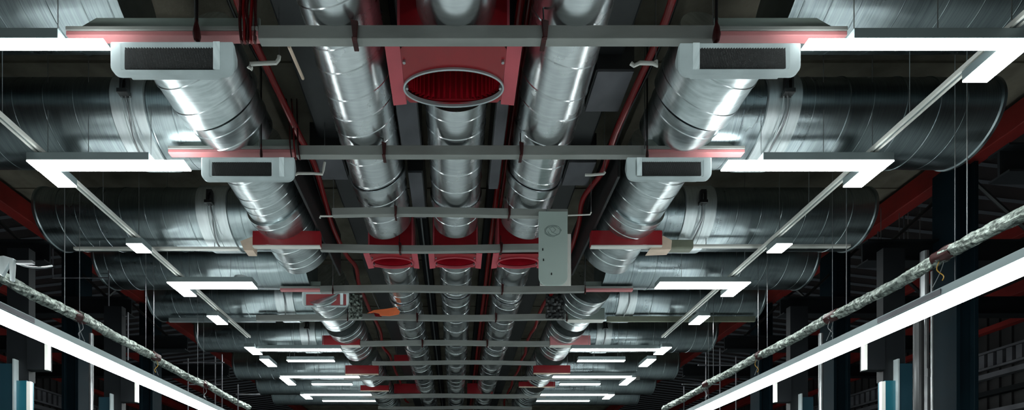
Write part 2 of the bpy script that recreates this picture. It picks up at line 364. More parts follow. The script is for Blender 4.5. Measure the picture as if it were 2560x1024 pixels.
# ------------------------------------------------------------ transverse ducts
XR, XH = .37, 4.07
def duct_Z(py):
    target = (VY-py)/F; lo, hi = .8, 40
    for _ in range(60):
        z = (lo+hi)/2; v = math.tan(math.atan2(XH, z)-math.asin(XR/math.hypot(XH, z)))
        if v > target: lo = z
        else: hi = z
    return z
CROSS = [(121, 0), (425, 1), (629, 2), (724, 3), (803, 4), (880, 5), (949, 6), (986, 7), (1012, 8)]
def xring(x, y, z, r, n=64): return [(x, y+math.sin(2*math.pi*k/n)*r, z+math.cos(2*math.pi*k/n)*r) for k in range(n)]
DZ = []
for py, k in CROSS:
    XR, XH = (.32, 4.40) if k == 0 else (.37, 4.07)
    Zc = duct_Z(py) if k else 4.08; DZ.append(Zc)
    for s in (-1, 1):
        w = SIDE[s]; z = EYE+XH; rnd = random.Random(50+k*2+s)
        end = (6.15, 5.27, 5.45, 5.55, 5.54, 5.56, 5.72, 5.75, 5.8)[k]+rnd.uniform(-.02, .02)
        t = thing('transverse_duct', f'dark galvanised duct lying crosswise on the {w}, {ORD[k]} from the camera', 'duct', (s*4, Zc, z-XR), 'crosswise ducts on both sides')
        rings = [xring(s*(2.3 if k else 2.72), Zc, z, XR)]; x = 2.5 if k else 2.8
        while x < end-.2:
            g = rnd.random() < .35; h = .007 if g else .0022
            rings += [xring(s*(x-.006), Zc, z, XR), xring(s*(x-.002), Zc, z, XR+h), xring(s*(x+.002), Zc, z, XR+h), xring(s*(x+.006), Zc, z, XR)]
            x += rnd.uniform(.20, .36)
        rings += [xring(s*(end-.06), Zc, z, XR), xring(s*(end-.05), Zc, z, XR+.014), xring(s*(end-.02), Zc, z, XR+.014), xring(s*(end-.015), Zc, z, XR)]
        MB().grid(rings).build('shell', 'cross', t)
        MB().grid([xring(s*(end-.016), Zc, z, XR-.002), xring(s*end, Zc, z, XR-.01), xring(s*(end+.025), Zc, z, XR-.05), xring(s*(end+.03), Zc, z, XR-.12)]).build('end_cap', 'cross', t)
        if k in (1, 2, 4, 5):
            bx = 3.14 if k != 4 else 3.05; hw = .165 if k != 2 else .2
            b = MB().grid([xring(s*(bx-hw), Zc, z, XR+.004), xring(s*(bx-hw+.006), Zc, z, XR+.02), xring(s*(bx+hw-.006), Zc, z, XR+.02), xring(s*(bx+hw), Zc, z, XR+.004)], False).build('collar', 'band', t)
            # damper handle on the collar's front
            hz = z-.02; yf = Zc-XR-.03
            hb = MB().box(s*bx-.05, s*bx+.05, yf-.05, yf+.02, hz-.03, hz+.01)
            hb.prism([(s*bx-.035, hz+.01), (s*bx-.01, hz+.01), (s*bx, hz+.10), (s*bx+.03, hz+.13), (s*bx+.04, hz+.12), (s*bx+.04, hz+.15), (s*bx-.03, hz+.15)], 'y', yf-.035, yf+.01)
            hb.box(s*bx+.025, s*bx+.045, yf-.035, yf+.01, hz+.01, hz+.13)
            hb.build('damper_handle', 'black', t, bevel=.006)
            arc = [(s*bx+.02*math.sin(q*.5), Zc-math.cos(q*.12)*(XR+.032), z-.03-math.sin(q*.12)*(XR+.032)) for q in range(0, 12)]
            MB().tube(arc, .009, 8).build('pull_cord', 'rod', t)
            if k in (1, 2):
                m = MB()
                for dx in (-.03, .045):
                    m.tube([(s*bx+dx, p[1]+.002, p[2]) for p in arc], .005, 6)
                m.build('strap', 'frame', t)

# ------------------------------------------------------------ crossbars with trays
HB = 3.6
BARS = [  # bottom-edge pixel row, height px, left px, right px, words, tray extents left/right (outer px) or None
    (117, 'frontmost grey crossbar with a tapered tray at each end', 645, 1790, 165, 2118, .100),
    (399, 'second grey crossbar, carrying a pair of smaller tapered trays', 740, 1620, 420, 1862, .095),
    (545, 'slim grey crossbar ending behind the pale rounded board', 830, 1420, None, None, .085),
    (632, 'grey crossbar just above the three small red hoods', 800, 1350, None, None, .085),
    (733, 'grey crossbar just below the three small red hoods', 800, 1462, 700, 1583, .10),
    (802, 'grey crossbar passing below the orange flap', 640, 1420, None, 1511, .10),
    (865, 'grey crossbar ending in a dark red tray on the left', 900, 1375, 806, 1476, .10),
    (912, 'thin grey crossbar in front of the hanging red plates', 930, 1340, None, None, .085),
    (949, 'pale thin crossbar behind the hanging red plates', 860, 1600, None, None, .09),
    (995, 'grey crossbar close above the bottom edge of the photo', 905, 1365, None, None, .12),
    (1023, 'farthest grey crossbar, cut by the bottom edge of the photo', 945, 1330, None, None, .10)]
BZ = []
for k, (py, lab, xl, xr, tl, tr, hh) in enumerate(BARS):
    Zb = ZH(py, HB); dep = .065 if k < 2 else .06; Z0 = Zb-dep; BZ.append(Z0)
    t = thing('support_bar', lab, 'crossbar', (0, Z0+dep/2, EYE+HB), 'grey crossbars under the ducts')
    n = 24; x0, x1 = XX(xl, Z0), XX(xr, Z0); rnd = random.Random(90+k); ph = rnd.uniform(0, 6)
    amp = 0 if k < 2 else .012
    rings = []
    for i in range(n+1):
        x = x0+(x1-x0)*i/n; dz = amp*math.sin(ph+x*1.7)
        rings.append([(x, Z0, EYE+HB+dz), (x, Z0+dep, EYE+HB+dz), (x, Z0+dep, EYE+HB+hh+dz), (x, Z0, EYE+HB+hh+dz)])
    MB().grid(rings, smooth=False).build('bar', 'bar', t, bevel=.004)
    for s, e in ((-1, tl), (1, tr)):
        if e is None: continue
        inner = x0 if s < 0 else x1; outer = XX(e, Z0)
        if k in (0, 1, 4):
            gh = .115 if k == 0 else .105
            pts = [(inner, EYE+HB+.06), (outer, EYE+HB+.06), (outer, EYE+HB+.075), (outer-s*.2, EYE+HB+.075+gh), (inner, EYE+HB+.075+gh)]
            MB().prism(pts, 'y', Z0+.035, Z0+.05).build('tray_plate', 'gusset', t, bevel=.003)
            MB().box(inner, outer, Z0-.008, Z0+.04, EYE+HB+.055, EYE+HB+.085).build('tray_rim', 'bar', t, bevel=.004)
            MB().box(inner, outer, Z0-.002, Z0+dep, EYE+HB+.022, EYE+HB+.054).build('tray_underside', 'pink', t, bevel=.004)
        else:
            mt = 'red' if (k == 6 and s < 0) else 'pink' if k in (6,) else 'gusset'
            MB().box(inner, outer, Z0-.02, Z0+dep+.02, EYE+HB, EYE+HB+.2).build('end_tray', mt, t, bevel=.01)
            MB().box(inner, outer, Z0-.02, Z0+dep+.05, EYE+HB-.012, EYE+HB-.002).build('tray_lip', 'white', t, bevel=.002)

# clamps and hanger rods on the crossbars
CL = 0
def clamp(px, k, size=1.0, rod=True, ry0=None, where=''):
    Z0 = BZ[k]; x = XX(px, Z0)
    t = thing('bar_clamp', f'small brown red clamp gripping the {where}', 'clamp', (x, Z0, EYE+HB), 'clamps on the crossbars')
    h = BARS[k][6]
    w = .022*size
    MB().prism([(x-w, EYE+HB+h+.02), (x+w*1.1, EYE+HB+h+.005), (x+w*.7, EYE+HB-.02), (x-w*.4, EYE+HB-.02)], 'y', Z0-.028, Z0-.002).build('jaw', 'rust', t, bevel=.005)
    MB().box(x-w*.8, x+w*.6, Z0-.02, Z0+.085, EYE+HB-.018, EYE+HB-.004).build('under_hook', 'rust', t, bevel=.004)
    MB().tube([(x-w*.3, Z0-.015, EYE+HB+h+.01), (x-w*.4, Z0-.01, EYE+HB+h+.11)], .006, 8).build('pin', 'black', t)
    if rod:
        r = MB().tube([(x-w*.4, Z0-.01, EYE+HB+h+.10), (x-w*.4, Z0-.01, CEIL)], .0035, 6)
        tag(r.build('hanger_wire', 'rod'), f'thin hanger wire above the clamp on the {where}', 'wire', 'hanger wires of the crossbars')
for px, k, sz, wh in ((887, 0, 1.2, 'frontmost crossbar, over the left round duct'), (1361, 0, 1.2, 'frontmost crossbar, over the right round duct'), (960, 1, 1, 'second crossbar, over the left round duct'),
        (1303, 1, 1, 'second crossbar, over the right round duct'), (989, 2, .8, 'slim crossbar, left of centre'), (1273, 2, .8, 'slim crossbar beside the pale board'), (1000, 3, .9, 'bar above the left small red hood'),
        (1253, 3, .9, 'bar above the right small red hood'), (1256, 4, .9, 'bar below the right small red hood'), (1043, 5, 1, 'bar below the orange flap'), (1240, 5, 1, 'bar below the orange flap, right part'),
        (1218, 6, 1, 'seventh bar from the camera'), (1056, 6, 1, 'seventh bar from the camera, left part')):
    clamp(px, k, sz, k < 2, where=wh)
# heavy turnbuckle hangers at the tray joints
for px, y0, y1, k, lab in ((492, 0, 105, 0, 'heavy dark turnbuckle hanger on the frontmost left tray'), (1791, 0, 108, 0, 'heavy dark turnbuckle hanger on the frontmost right tray'),
        (653, 165, 397, 1, 'dark hanger rod with a small shackle on the second left tray'), (1618, 165, 400, 1, 'dark hanger rod with a shackle at the second right tray'),
        (764, 500, 617, 3, 'straight black hanger rod in front of the left red box'), (1533, 400, 618, 3, 'straight black hanger rod in front of the right red box'),
        (832, 630, 735, 4, 'white and brown hanger rod left of the small red hoods'), (869, 735, 803, 5, 'short brown strap beside the glossy wrapped duct'),
        (1463, 690, 735, 4, 'short red hanger strap right of the pale board'), (1417, 770, 803, 5, 'short red strap at the right end of the bar below the orange flap')):
    Z = BZ[k]-.04; x = XX(px, Z); zb = ZZ(y1, Z)
    t = thing('rod_hanger', lab, 'hanger', (x, Z, zb))
    big = k == 0
    R = .034 if big else .018
    prof = [(0, .004), (.01, R*.7), (.05, R), (.10, R*.8), (.14, R*.4), (.17, .010)]
    sc = 1.0 if big else .8
    MB().tube([(x, Z, zb+a*sc) for a, r in prof], 1, 14, rs=[r for a, r in prof], flat=.8).build('turnbuckle', 'rust', t)
    MB().tube([(x, Z, zb+.15*sc), (x, Z, CEIL if k < 4 else EYE+HB+.6)], .011 if big else .008, 10).build('rod', 'black' if k != 4 else 'rod', t)
    if k < 2:
        MB().tube([(x-.02, Z+.01, zb+.15*sc), (x-.02, Z+.01, CEIL)], .005, 8).build('tie_wire', 'rod', t)
# dark red strap bundle at the left joint of the frontmost bar
for q in range(5):
    Z = BZ[0]-.04+q*.012; px = 602+q*9
    pts = smooth_path([W(px+4, -40, Z), W(px+random.uniform(-4, 6), 20, Z), W(px+random.uniform(-3, 3), 60, Z), W(px+random.uniform(-2, 4), 106, Z)], 6)
    tag(MB().tube(pts, .019, 8, flat=.5).build('red_strap', 'redpipe' if q % 2 else 'rust'), ['dark outermost strap hanging at the left tray joint', 'second red strap from the left at the tray joint', 'middle dark strap of the bundle at the tray joint',
        'fourth red strap of the bundle at the tray joint', 'last dark strap of the bundle, next to the crossbar end'][q], 'strap', 'straps at the frontmost tray joint')
for q in range(3):
    Z = BZ[1]-.03+q*.015; px = 722+q*10
    pts = smooth_path([W(px-6+q*3, 250, Z+.3), W(px+2, 320, Z+.12), W(px+3, 360, Z), W(px+8, 398, Z)], 6)
    tag(MB().tube(pts, .015, 8, flat=.5).build('red_strap', 'redpipe' if q % 2 else 'rust'), ['left', 'middle', 'right'][q]+' one of three brown red straps at the second tray joint', 'strap', 'straps at the second tray joint')

# ------------------------------------------------------------ air grilles
def grille(label, px0, px1, py0, py1, ox0, ox1, oy0, oy1, Z, red=False, depth=.12):
    x0, x1, z1, z0 = XX(px0, Z), XX(px1, Z), ZZ(py0, Z), ZZ(py1, Z)
    a0, a1, b1, b0 = XX(ox0, Z), XX(ox1, Z), ZZ(oy0, Z), ZZ(oy1, Z)
    t = thing('air_grille', label, 'air grille', ((x0+x1)/2, Z+depth/2, z0))
    r = min(.07, (z1-z0)*.35)
    def rrect(x0, x1, z0, z1, r, rt=.01, n=6):
        p = []
        for cx, cz, a, rr in ((x1-rt, z1-rt, 0, rt), (x0+rt, z1-rt, 90, rt), (x0+r, z0+r, 180, r), (x1-r, z0+r, 270, r)):
            for i in range(n+1):
                th = math.radians(a+90*i/n); p.append((cx+rr*math.cos(th), cz+rr*math.sin(th)))
        return p
    O = rrect(x0, x1, z0, z1, r); I = rrect(a0, a1, b0, b1, .012, .012); O2 = rrect(x0+.02, x1-.02, z0+.02, z1-.02, r*.8)
    n = len(O); mb = MB()
    def tilt(m):                              # lean the whole unit so that its face looks down into the hall
        out = []
        for v in m.v:
            k = max(-.3, min(1.3, (z1-v[2])/(z1-z0))); y2 = v[1]+.2*k; q = y2/v[1]
            out.append((v[0]*q, y2, EYE+(v[2]-EYE)*q))
        m.v = out; return m
    rings = [[(p[0], Z+depth, min(p[1]+.10, z1-.02)) for p in O2], [(p[0], Z+.03, p[1]) for p in O], [(p[0], Z+.006, p[1]) for p in O], [(p[0], Z, p[1]) for p in rrect(x0+.012, x1-.012, z0+.012, z1-.012, r*.9)],
             [(p[0], Z, p[1]) for p in rrect(a0-.02, a1+.02, b0-.02, b1+.02, .02)], [(p[0], Z+.012, p[1]) for p in rrect(a0-.012, a1+.012, b0-.012, b1+.012, .015)], [(p[0], Z+.02, p[1]) for p in I], [(p[0], Z+.1, p[1]) for p in I]]
    mb.grid(rings, False, False)
    mb.f.append(tuple(range(0, n))); mb.sm.append(False)
    tilt(mb).build('frame', 'frame', t)
    f = MB().box(a0-.005, a1+.005, Z+.022, Z+.03, b0-.005, b1+.005)
    if not red:
        nn = 34
        for i in range(nn):                       # slanting filter folds
            x = a0+(a1-a0)*i/nn; xx = min(x+.05, a1-.004)
            f.add([(x, Z+.021, b1), (x+.012, Z+.008, b1), (xx, Z+.008, b0), (xx-.012, Z+.021, b0), (min(x+.024, a1), Z+.021, b1), (min(xx+.012, a1), Z+.021, b0)], [(0, 1, 2, 3), (1, 4, 5, 2)])
    tilt(f).build('red_panel' if red else 'filter_mesh', 'red' if red else 'mesh', t)
    tilt(MB().box(x1-.14 if px0 < VX else x0+.09, x1-.09 if px0 < VX else x0+.14, Z-.012, Z+.0, z0+.03, z1-.01)).build('latch_strip', 'band', t, bevel=.004)
    return t
grille('large pale framed air grille under the frontmost left tray', 275, 582, 103, 185, 307, 537, 115, 168, 3.50)
grille('large pale framed air grille under the frontmost right tray', 1700, 2003, 106, 185, 1740, 1968, 116, 166, 3.50)
grille('smaller pale framed air grille under the second left tray', 502, 735, 392, 450, 527, 677, 403, 436, 4.62)
grille('smaller pale framed air grille under the second right tray', 1568, 1780, 392, 448, 1594, 1755, 402, 436, 4.62)
grille('pale framed box with a red front under the third left tray', 755, 872, 729, 766, 764, 865, 733, 761, 7.9, True)
def red_box(label, px0, px1, py0, py1, Z, strip):
    x0, x1, z1, z0 = XX(px0, Z), XX(px1, Z), ZZ(py0, Z), ZZ(py1, Z)
    t = thing('red_box', label, 'box', ((x0+x1)/2, Z+.1, z0))
    MB().box(x0, x1, Z, Z+.08, z0, z1).build('box', 'red', t, bevel=.006)
    MB().box(x0-.0, x1+.0, Z-.006, Z+.06, z0-.02, z0-.001).build('white_base_strip', strip, t, bevel=.004)
    for q in (.08, .92): MB().tube([(x0+(x1-x0)*q, Z+.04, z1), (x0+(x1-x0)*q, Z+.04, CEIL)], .004, 6).build('hanger_rod', 'rod', t)
    return t
Zr = ZH(617, 3.55)-.1
red_box('long red box with a white base strip hanging on the left', 631, 800, 576, 612, Zr, 'white')
red_box('long red box with a white base strip hanging on the right', 1478, 1656, 575, 612, Zr, 'white')
red_box('small red plate hanging on the left near the photo bottom', 863, 946, 912, 933, 11.3, 'cream')
red_box('small red plate hanging on the right near the photo bottom', 1334, 1426, 912, 931, 11.3, 'cream')
red_box('faded red and cream box at the bottom left of centre', 901, 972, 962, 975, 13.5, 'cream')
red_box('red box with a cream base at the bottom right of centre', 1297, 1388, 953, 965, 13.2, 'cream')
for s, lab in ((-1, 'left'), (1, 'right')):      # chamfered cream end boards next to the red boxes
    px = (600, 632) if s < 0 else (1658, 1690)
    Z = Zr+.02; a, b = XX(px[0], Z), XX(px[1], Z)
    pts = [(a, ZZ(602, Z)), (b, ZZ(590, Z)), (b, ZZ(625, Z)), (a+.05, ZZ(625, Z))] if s < 0 else [(a-.0, ZZ(588, Z)), (b-.05, ZZ(600, Z)), (b-.06, ZZ(622, Z)), (a-.18, ZZ(624, Z))]
    tag(MB().prism(pts, 'y', Z, Z+.14).build('end_board', 'cream', bevel=.004), f'cream chamfered end board beside the {lab} red box', 'board')
Z = Zr+.1
tag(MB().box(XX(1672, Z), XX(1735, Z), Z, Z+.12, ZZ(620, Z), ZZ(597, Z)).build('olive_block', 'olive', bevel=.02), 'olive grey block between the right red box and the duct collar', 'block')

# ------------------------------------------------------------ red hoods
def hood(label, cx, H0, y0, y1, hw, ew, name='red_hood', ribs=0, tall=.62, ecy=None, eh=None):
    """box open below: plate with an elliptical mouth, ribbed drum inside"""
    t = thing(name, label, 'hood', (cx, (y0+y1)/2, EYE+H0))
    n = 64; zc = EYE+H0; ym = ecy if ecy else (y0+y1)/2+.02; eh = eh or (y1-y0)/2-.04
    # plate: quad ring between rectangle and ellipse
    rect, ell = [], []
    for i in range(n):
        th = 2*math.pi*i/n; c, s_ = math.cos(th), math.sin(th)
        ell.append((cx+ew*c, ym+eh*s_))
        q = max(abs(c)/(hw*.78), abs(s_)/((y1-y0)/2)); rect.append((cx+c/q, (y0+y1)/2+s_/q))
    MB().grid([[(p[0], p[1], zc) for p in rect], [(p[0], p[1], zc) for p in ell], [(p[0], p[1], zc+.02) for p in ell], [(p[0], p[1], zc+.02) for p in rect]], False, False).build('mouth_plate', 'red', t)
    for s in (-1, 1):
        a, b = cx+s*hw*.78, cx+s*hw
        pts = [(a, zc+.0), (b, zc-.012), (b, zc+.015), (a, zc+.03)]
        MB().prism(pts, 'y', y0-.02, y1+.02).build('side_flange', 'rosy', t, bevel=.004)
        MB().box(a-s*.0, a+s*.02, y0, y1, zc+.03, zc+tall-.03).build('side_wall', 'rosy', t)
        for q in (.25, .7): MB().tube([(a-s*.02, y0+(y1-y0)*q, zc-.02), (a-s*.02, y0+(y1-y0)*q, zc+.01)], .012, 8).build('bolt', 'rod', t)
    MB().box(cx-hw*.78, cx+hw*.78, y0, y0+.012, zc+.02, zc+tall-.03).build('front_wall', 'red', t)
    MB().box(cx-hw*.78, cx+hw*.78, y1-.012, y1, zc+.02, zc+tall-.03).build('back_wall', 'red', t)
    MB().box(cx-hw*.78, cx+hw*.78, y0, y1, zc+tall-.03, zc+tall-.015).build('top_wall', 'red', t)
    for s in (-1, 1): MB().tube([(cx+s*hw*.88, y1-.03, zc+.01), (cx+s*hw*.88, y1-.03, CEIL)], .006, 8).build('hanger_rod', 'rod', t)
    rim = MB().grid([[(cx+(ew+d)*math.cos(2*math.pi*i/n), ym+(eh+d)*math.sin(2*math.pi*i/n), zc+h) for i in range(n)] for d, h in ((.004, .0), (.006, -.018), (-.008, -.018), (-.012, .012))], False)
    rim.build('collar_rim', 'frame' if ribs else 'rosy', t)
    if ribs:
        d = MB(); R = []
        for h in (.02, tall-.05):
            R.append([(cx+(ew-.02-(.036 if i % 4 < 2 else 0))*math.cos(2*math.pi*i/(ribs*4)), ym+(eh-.015-(.03 if i % 4 < 2 else 0))*math.sin(2*math.pi*i/(ribs*4)), zc+h) for i in range(ribs*4)])
        d.grid(R, False, False); d.build('ribbed_drum', 'dred', t)
    else:
        d = MB().grid([[(cx+(ew-.015)*math.cos(2*math.pi*i/n), ym+(eh-.012)*math.sin(2*math.pi*i/n), zc+h) for i in range(n)] for h in (.02, tall-.06)], False)
        d.build('drum', 'dred', t)
    return t
Zt, Zbm = ZH(112, 3.66), ZH(256, 3.66)
hood('large red square hood with a ribbed round mouth in the middle', -.02, 3.66, Zt, Zbm, .53, .42, ribs=46, ecy=(ZH(168, 3.66)+ZH(272, 3.63))/2, eh=(ZH(270, 3.63)-ZH(168, 3.66))/2)
for cx, lab in ((-.90, 'left one of the three small red hoods'), (-.01, 'middle one of the three small red hoods'), (.88, 'right one of the three small red hoods')):
    hood(lab+', its mouth open above the duct', cx, 3.66, ZH(634, 3.66), ZH(668, 3.66), .37, .29, tall=.6, ecy=ZH(655, 3.66), eh=.14)

# ------------------------------------------------------------ hanging pale board with a scribbled round mark
Z = 5.62; x0, x1 = XX(1347, Z), XX(1419, Z); zt, zb = ZZ(528, Z), ZZ(712, Z)
t = thing('hanging_board', 'pale grey green board with rounded lower corners and a scribbled round mark', 'board', ((x0+x1)/2, Z, zb))
def round_low(x0, x1, z0, z1, r):
    p = [(x1, z1), (x0, z1)]
    for c, a in (((x0+r, z0+r), 180), ((x1-r, z0+r), 270)):
        for i in range(9):
            th = math.radians(a+90*i/8); p.append((c[0]+r*math.cos(th), c[1]+r*math.sin(th)))
    return p
MB().prism(round_low(x0, x1, zb, zt, .10), 'y', Z, Z+.02).build('panel', 'board', t, bevel=.003)
MB().box(x0+.02, x1+.045, Z+.024, Z+.04, zb+.01, zt-.25).build('backing_plate', 'white', t)
cx, cz = XX(1382, Z), ZZ(577, Z); m = MB(); rr = .085
for q in range(3):
    m.tube([(cx+(rr-.006*q)*math.cos(a*.2+q)*1.15+.004*math.sin(a*1.7), Z-.001, cz+(rr*.8-.008*q)*math.sin(a*.2+q)) for a in range(26+3*q)], .0018, 5, flat=1)
for a0, b0, a1, b1 in ((-.04, .03, .0, .05), (.0, .05, .035, .015), (.035, .015, .0, -.02), (.0, -.02, -.04, .03), (-.06, -.02, -.01, -.05), (-.02, -.01, .05, -.04), (-.06, .0, -.03, -.045)):
    m.tube([(cx+a0, Z-.001, cz+b0), (cx+a1, Z-.001, cz+b1)], .0018, 5)
m.build('round_mark', 'ink', t)
m = MB()
for px, py in ((1357, 623), (1359, 649), (1379, 684)): q = W(px, py, Z-.002); m.box(q[0]-.006, q[0]+.006, Z-.006, Z+.004, q[2]-.012, q[2]+.012)
m.build('slots', 'black', t)
MB().tube([(x0+.1, Z+.03, zt-.02), (x0+.1, Z+.03, EYE+3.7)], .006, 8).build('hook', 'rod', t)

# ------------------------------------------------------------ orange flap, brackets, small fittings
Z = 8.42
pts = [(918, 782), (935, 774), (965, 771), (990, 767), (1000, 778), (997, 785), (975, 789), (950, 788), (948, 783), (935, 780)]
t = thing('orange_flap', 'orange torn flap hanging beside the left round duct', 'flap', W(960, 785, Z))
MB().prism([(XX(a, Z), ZZ(b, Z)) for a, b in pts], 'y', Z, Z+.012).build('flap', 'orange', t, bevel=.003)
MB().prism([(XX(a, Z), ZZ(b, Z)) for a, b in ((934, 781), (949, 784), (954, 790), (938, 789))], 'y', Z+.013, Z+.03).build('tongue', 'redpipe', t)
MB().tube([W(948, 771, Z+.01), W(932, 735, Z+.01), W(930, 725, Z)], .007, 8).build('stay', 'rod', t)
def bracket(label, pts, Z, r, mat='white', hook=None):
    p = [W(a, b, Z) for a, b in pts]
    t = thing('wall_hook' if False else 'hanging_bracket', label, 'bracket', p[0])
    MB().tube(p, r, 8, flat=1.4).build('arm', mat, t)
    MB().tube([p[-1], (p[-1][0]-.004, Z, CEIL)], .004, 6).build('wire', 'rod', t)
    return t
bracket('white crooked bracket hanging left of the second crossbar', [(630, 172), (622, 168), (626, 160), (660, 158), (690, 157), (697, 148), (698, 140)], 4.0, .012)
bracket('white crooked bracket hanging right of the frontmost crossbar', [(1577, 158), (1585, 164), (1600, 157), (1632, 158), (1642, 164), (1640, 152)], 4.0, .012)
bracket('flat white bracket hanging behind the second left tray', [(738, 437), (745, 433), (780, 433), (806, 435), (808, 426), (812, 405)], 5.1, .010)
bracket('flat white blade hanging beside the right red hose', [(1463, 437), (1480, 437), (1510, 434), (1512, 430)], 5.1, .010)
bracket('white rail with two hooks above the left end of the slim crossbar', [(800, 545), (801, 540), (815, 540), (832, 540), (834, 536)], 5.7, .008)
bracket('thin white rail right of the pale board', [(1420, 538), (1450, 537), (1475, 536), (1478, 530)], 5.65, .006)
for a, b, lab in (((722, 117), (757, 195), 'pale diagonal strut left of the left round duct'),):
    tag(MB().tube([W(a[0], a[1]-2, 3.66), W(b[0], b[1], 4.2)], .014, 8).build('diagonal_strut', 'cream'), lab, 'strut')
# glossy wrapped film beside the left branch duct, and right
for s, pxs, lab in ((-1, (872, 905), 'crumpled clear film wrapped sheet left of the orange flap'), (1, (1365, 1412), 'glossy dark sheet hanging right of the farther round duct')):
    Z = 8.4; x0, x1 = XX(pxs[0], Z), XX(pxs[1], Z); rnd = random.Random(3)
    nx, nz = 12, 16; vs = []; fs = []
    for j in range(nz):
        for i in range(nx):
            vs.append((x0+(x1-x0)*i/(nx-1), Z+rnd.uniform(0, .05), ZZ(795, Z)+(ZZ(732, Z)-ZZ(795, Z))*j/(nz-1)))
    for j in range(nz-1):
        for i in range(nx-1): a = j*nx+i; fs.append((a, a+1, a+nx+1, a+nx))
    o = MB().add(vs, fs, True).build('crumpled_sheet', 'foil' if s < 0 else 'tray'); tag(o, lab, 'sheet')
    so = o.modifiers.new('thick', 'SOLIDIFY'); so.thickness = .006

# ------------------------------------------------------------ linear lamps
LH, LHH = 3.40, .085
def linear_lamp(label, s, Z0, xi, xo, seg=None, wt=.10, hx=0, group='lamps of the overhead grid'):
    t = thing('linear_lamp', label, 'lamp', (s*4.0, Z0, EYE+LH), group)
    z = EYE+LH
    if xi is not None:
        MB().box(s*(xi+hx), s*xo, Z0, Z0+wt, z+.012, z+LHH).build('housing', 'housing', t, bevel=.003)
        MB().box(s*xi, s*xo, Z0+.002, Z0+wt-.002, z, z+.011).build('diffuser', 'lamp', t)
    if seg:
        a, b, cx = seg
        MB().box(s*(cx-.10), s*(cx+.10), a, b, z+.012, z+LHH).build('end_housing', 'housing', t, bevel=.003)
        MB().box(s*(cx-.095), s*(cx+.095), a+.002, b, z, z+.011).build('end_diffuser', 'lamp', t)
    if xi is None: MB().tube([(s*seg[2], (seg[0]+seg[1])/2, z+LHH), (s*seg[2], (seg[0]+seg[1])/2, CEIL)], .0035, 6).build('suspension_wire', 'rod', t)
    for x in ((xi+.35, xi+.95, xo-.15) if xi is not None else ()):
        MB().tube([(s*x, Z0+wt/2, z+LHH), (s*x, Z0+wt/2, CEIL)], .0035, 6).build('suspension_wire', 'rod', t)
    return t
def lampZ(py): return ZH(py, LH)
DZW = ['nearest the camera', 'at the second crosswise duct', 'in front of the third crosswise duct', 'at the fourth crosswise duct', 'in front of the fifth crosswise duct', 'at the sixth crosswise duct, its strip imitating a reflection', 'just behind the sixth crosswise duct, strip imitating a reflection',
       'at the seventh crosswise duct, its strip imitating a reflection', 'just behind the seventh crosswise duct, imitating a reflection', 'at the eighth crosswise duct, its strip imitating a reflection', 'farthest back']
LR = [  # glow top px, glow bottom px, inner X, outer X, seg (py0,py1,cx)
    (99, 127, 2.50, 4.13, (127, 206, 4.03)), (402, 428, 2.58, 4.15, (428, 468, 4.05)), (None, None, None, None, (610, 632, 4.05)), (706, 722, 2.92, 4.15, (722, 741, 4.12)),
    (None, None, None, None, (790, 811, 4.14)), (872, 877, 2.3, 4.12, (868, 886, 4.15)), (900, 904, 2.6, 3.6, (898, 916, 4.14)), (940, 944, 2.3, 4.15, (944, 962, 4.2)), (959, 962, 2.6, 3.6, None), (985, 988, 2.3, 4.1, (986, 997, 4.2)), (1001, 1003, 2.3, 3.8, None)]  # far rows: glowing cross strips stand in for reflections on duct bottoms
for k, (a, b, xi, xo, sg) in enumerate(LR):
    for s in (-1, 1):
        xi2 = xi
        seg = (lampZ(sg[0]), lampZ(sg[1]), sg[2]-(.08 if s < 0 else 0)) if sg else None
        if a is None: linear_lamp(f'short lit lamp stub on the {SIDE[s]} diagonal rail, {DZW[k]}', s, seg[0], None, None, seg)
        else:
            Z0 = lampZ(a); Z1 = lampZ(b)
            if seg and k < 4: seg = (max(seg[0], Z1+.002), seg[1], seg[2])
            linear_lamp(f'lit linear lamp on the {SIDE[s]} {DZW[k]}', s, Z0, xi2, (xo if seg is None or k > 3 else seg[2]+.1), seg, Z1-Z0, {0: .32, 1: .33}.get(k, 0))
for s in (-1, 1):
    t = thing('lamp_rail', f'thin pale rail linking the overhead lamps on the {SIDE[s]}', 'rail', (s*4.05, 6, EYE+3.52))
    m = MB()
    for d in (-.025, .025): m.box(s*(3.97+d)-.012, s*(3.97+d)+.012, 2.3, 9.2, EYE+3.50, EYE+3.535)
    m.build('twin_rail', 'white', t)
    MB().box(s*3.97-.012, s*3.97+.012, 2.3, 9.2, EYE+3.512, EYE+3.53).build('groove', 'housing', t)
    m = MB()
    for y in (2.6, 4.2, 5.4, 6.6, 7.8, 9.0): m.tube([(s*3.97, y, EYE+3.53), (s*3.97, y, CEIL)], .003, 6)
    m.build('suspension_wires', 'rod', t)
# long lamps at both sides
for s in (-1, 1):
    t = thing('long_lamp', f'very long lit linear lamp low on the {SIDE[s]} side', 'lamp', (s*4.47, 3.3, EYE+1.95))
    x0, x1 = s*4.40, s*4.55
    MB().box(x0, x1, -3.5, 9.6, EYE+1.955, EYE+2.035).build('diffuser', 'lamp', t, bevel=.006)
    MB().prism([(x0-s*.006, EYE+2.036), (x1+s*.006, EYE+2.036), (x1, EYE+2.115), (x0+s*.0, EYE+2.115)], 'y', -3.5, 9.6).build('housing', 'housing', t, bevel=.003)
    m = MB()
    for y in (2.9, 4.3, 5.7, 7.1, 8.5): m.tube([(s*4.47, y, EYE+2.11), (s*4.47, y, CEIL)], .003, 6)
    m.build('suspension_wires', 'rod', t)
    MB().box(x0-s*.004, x0-s*.012, 4.35, 5.0, EYE+2.05, EYE+2.10).build('label_plate', 'siding', t)

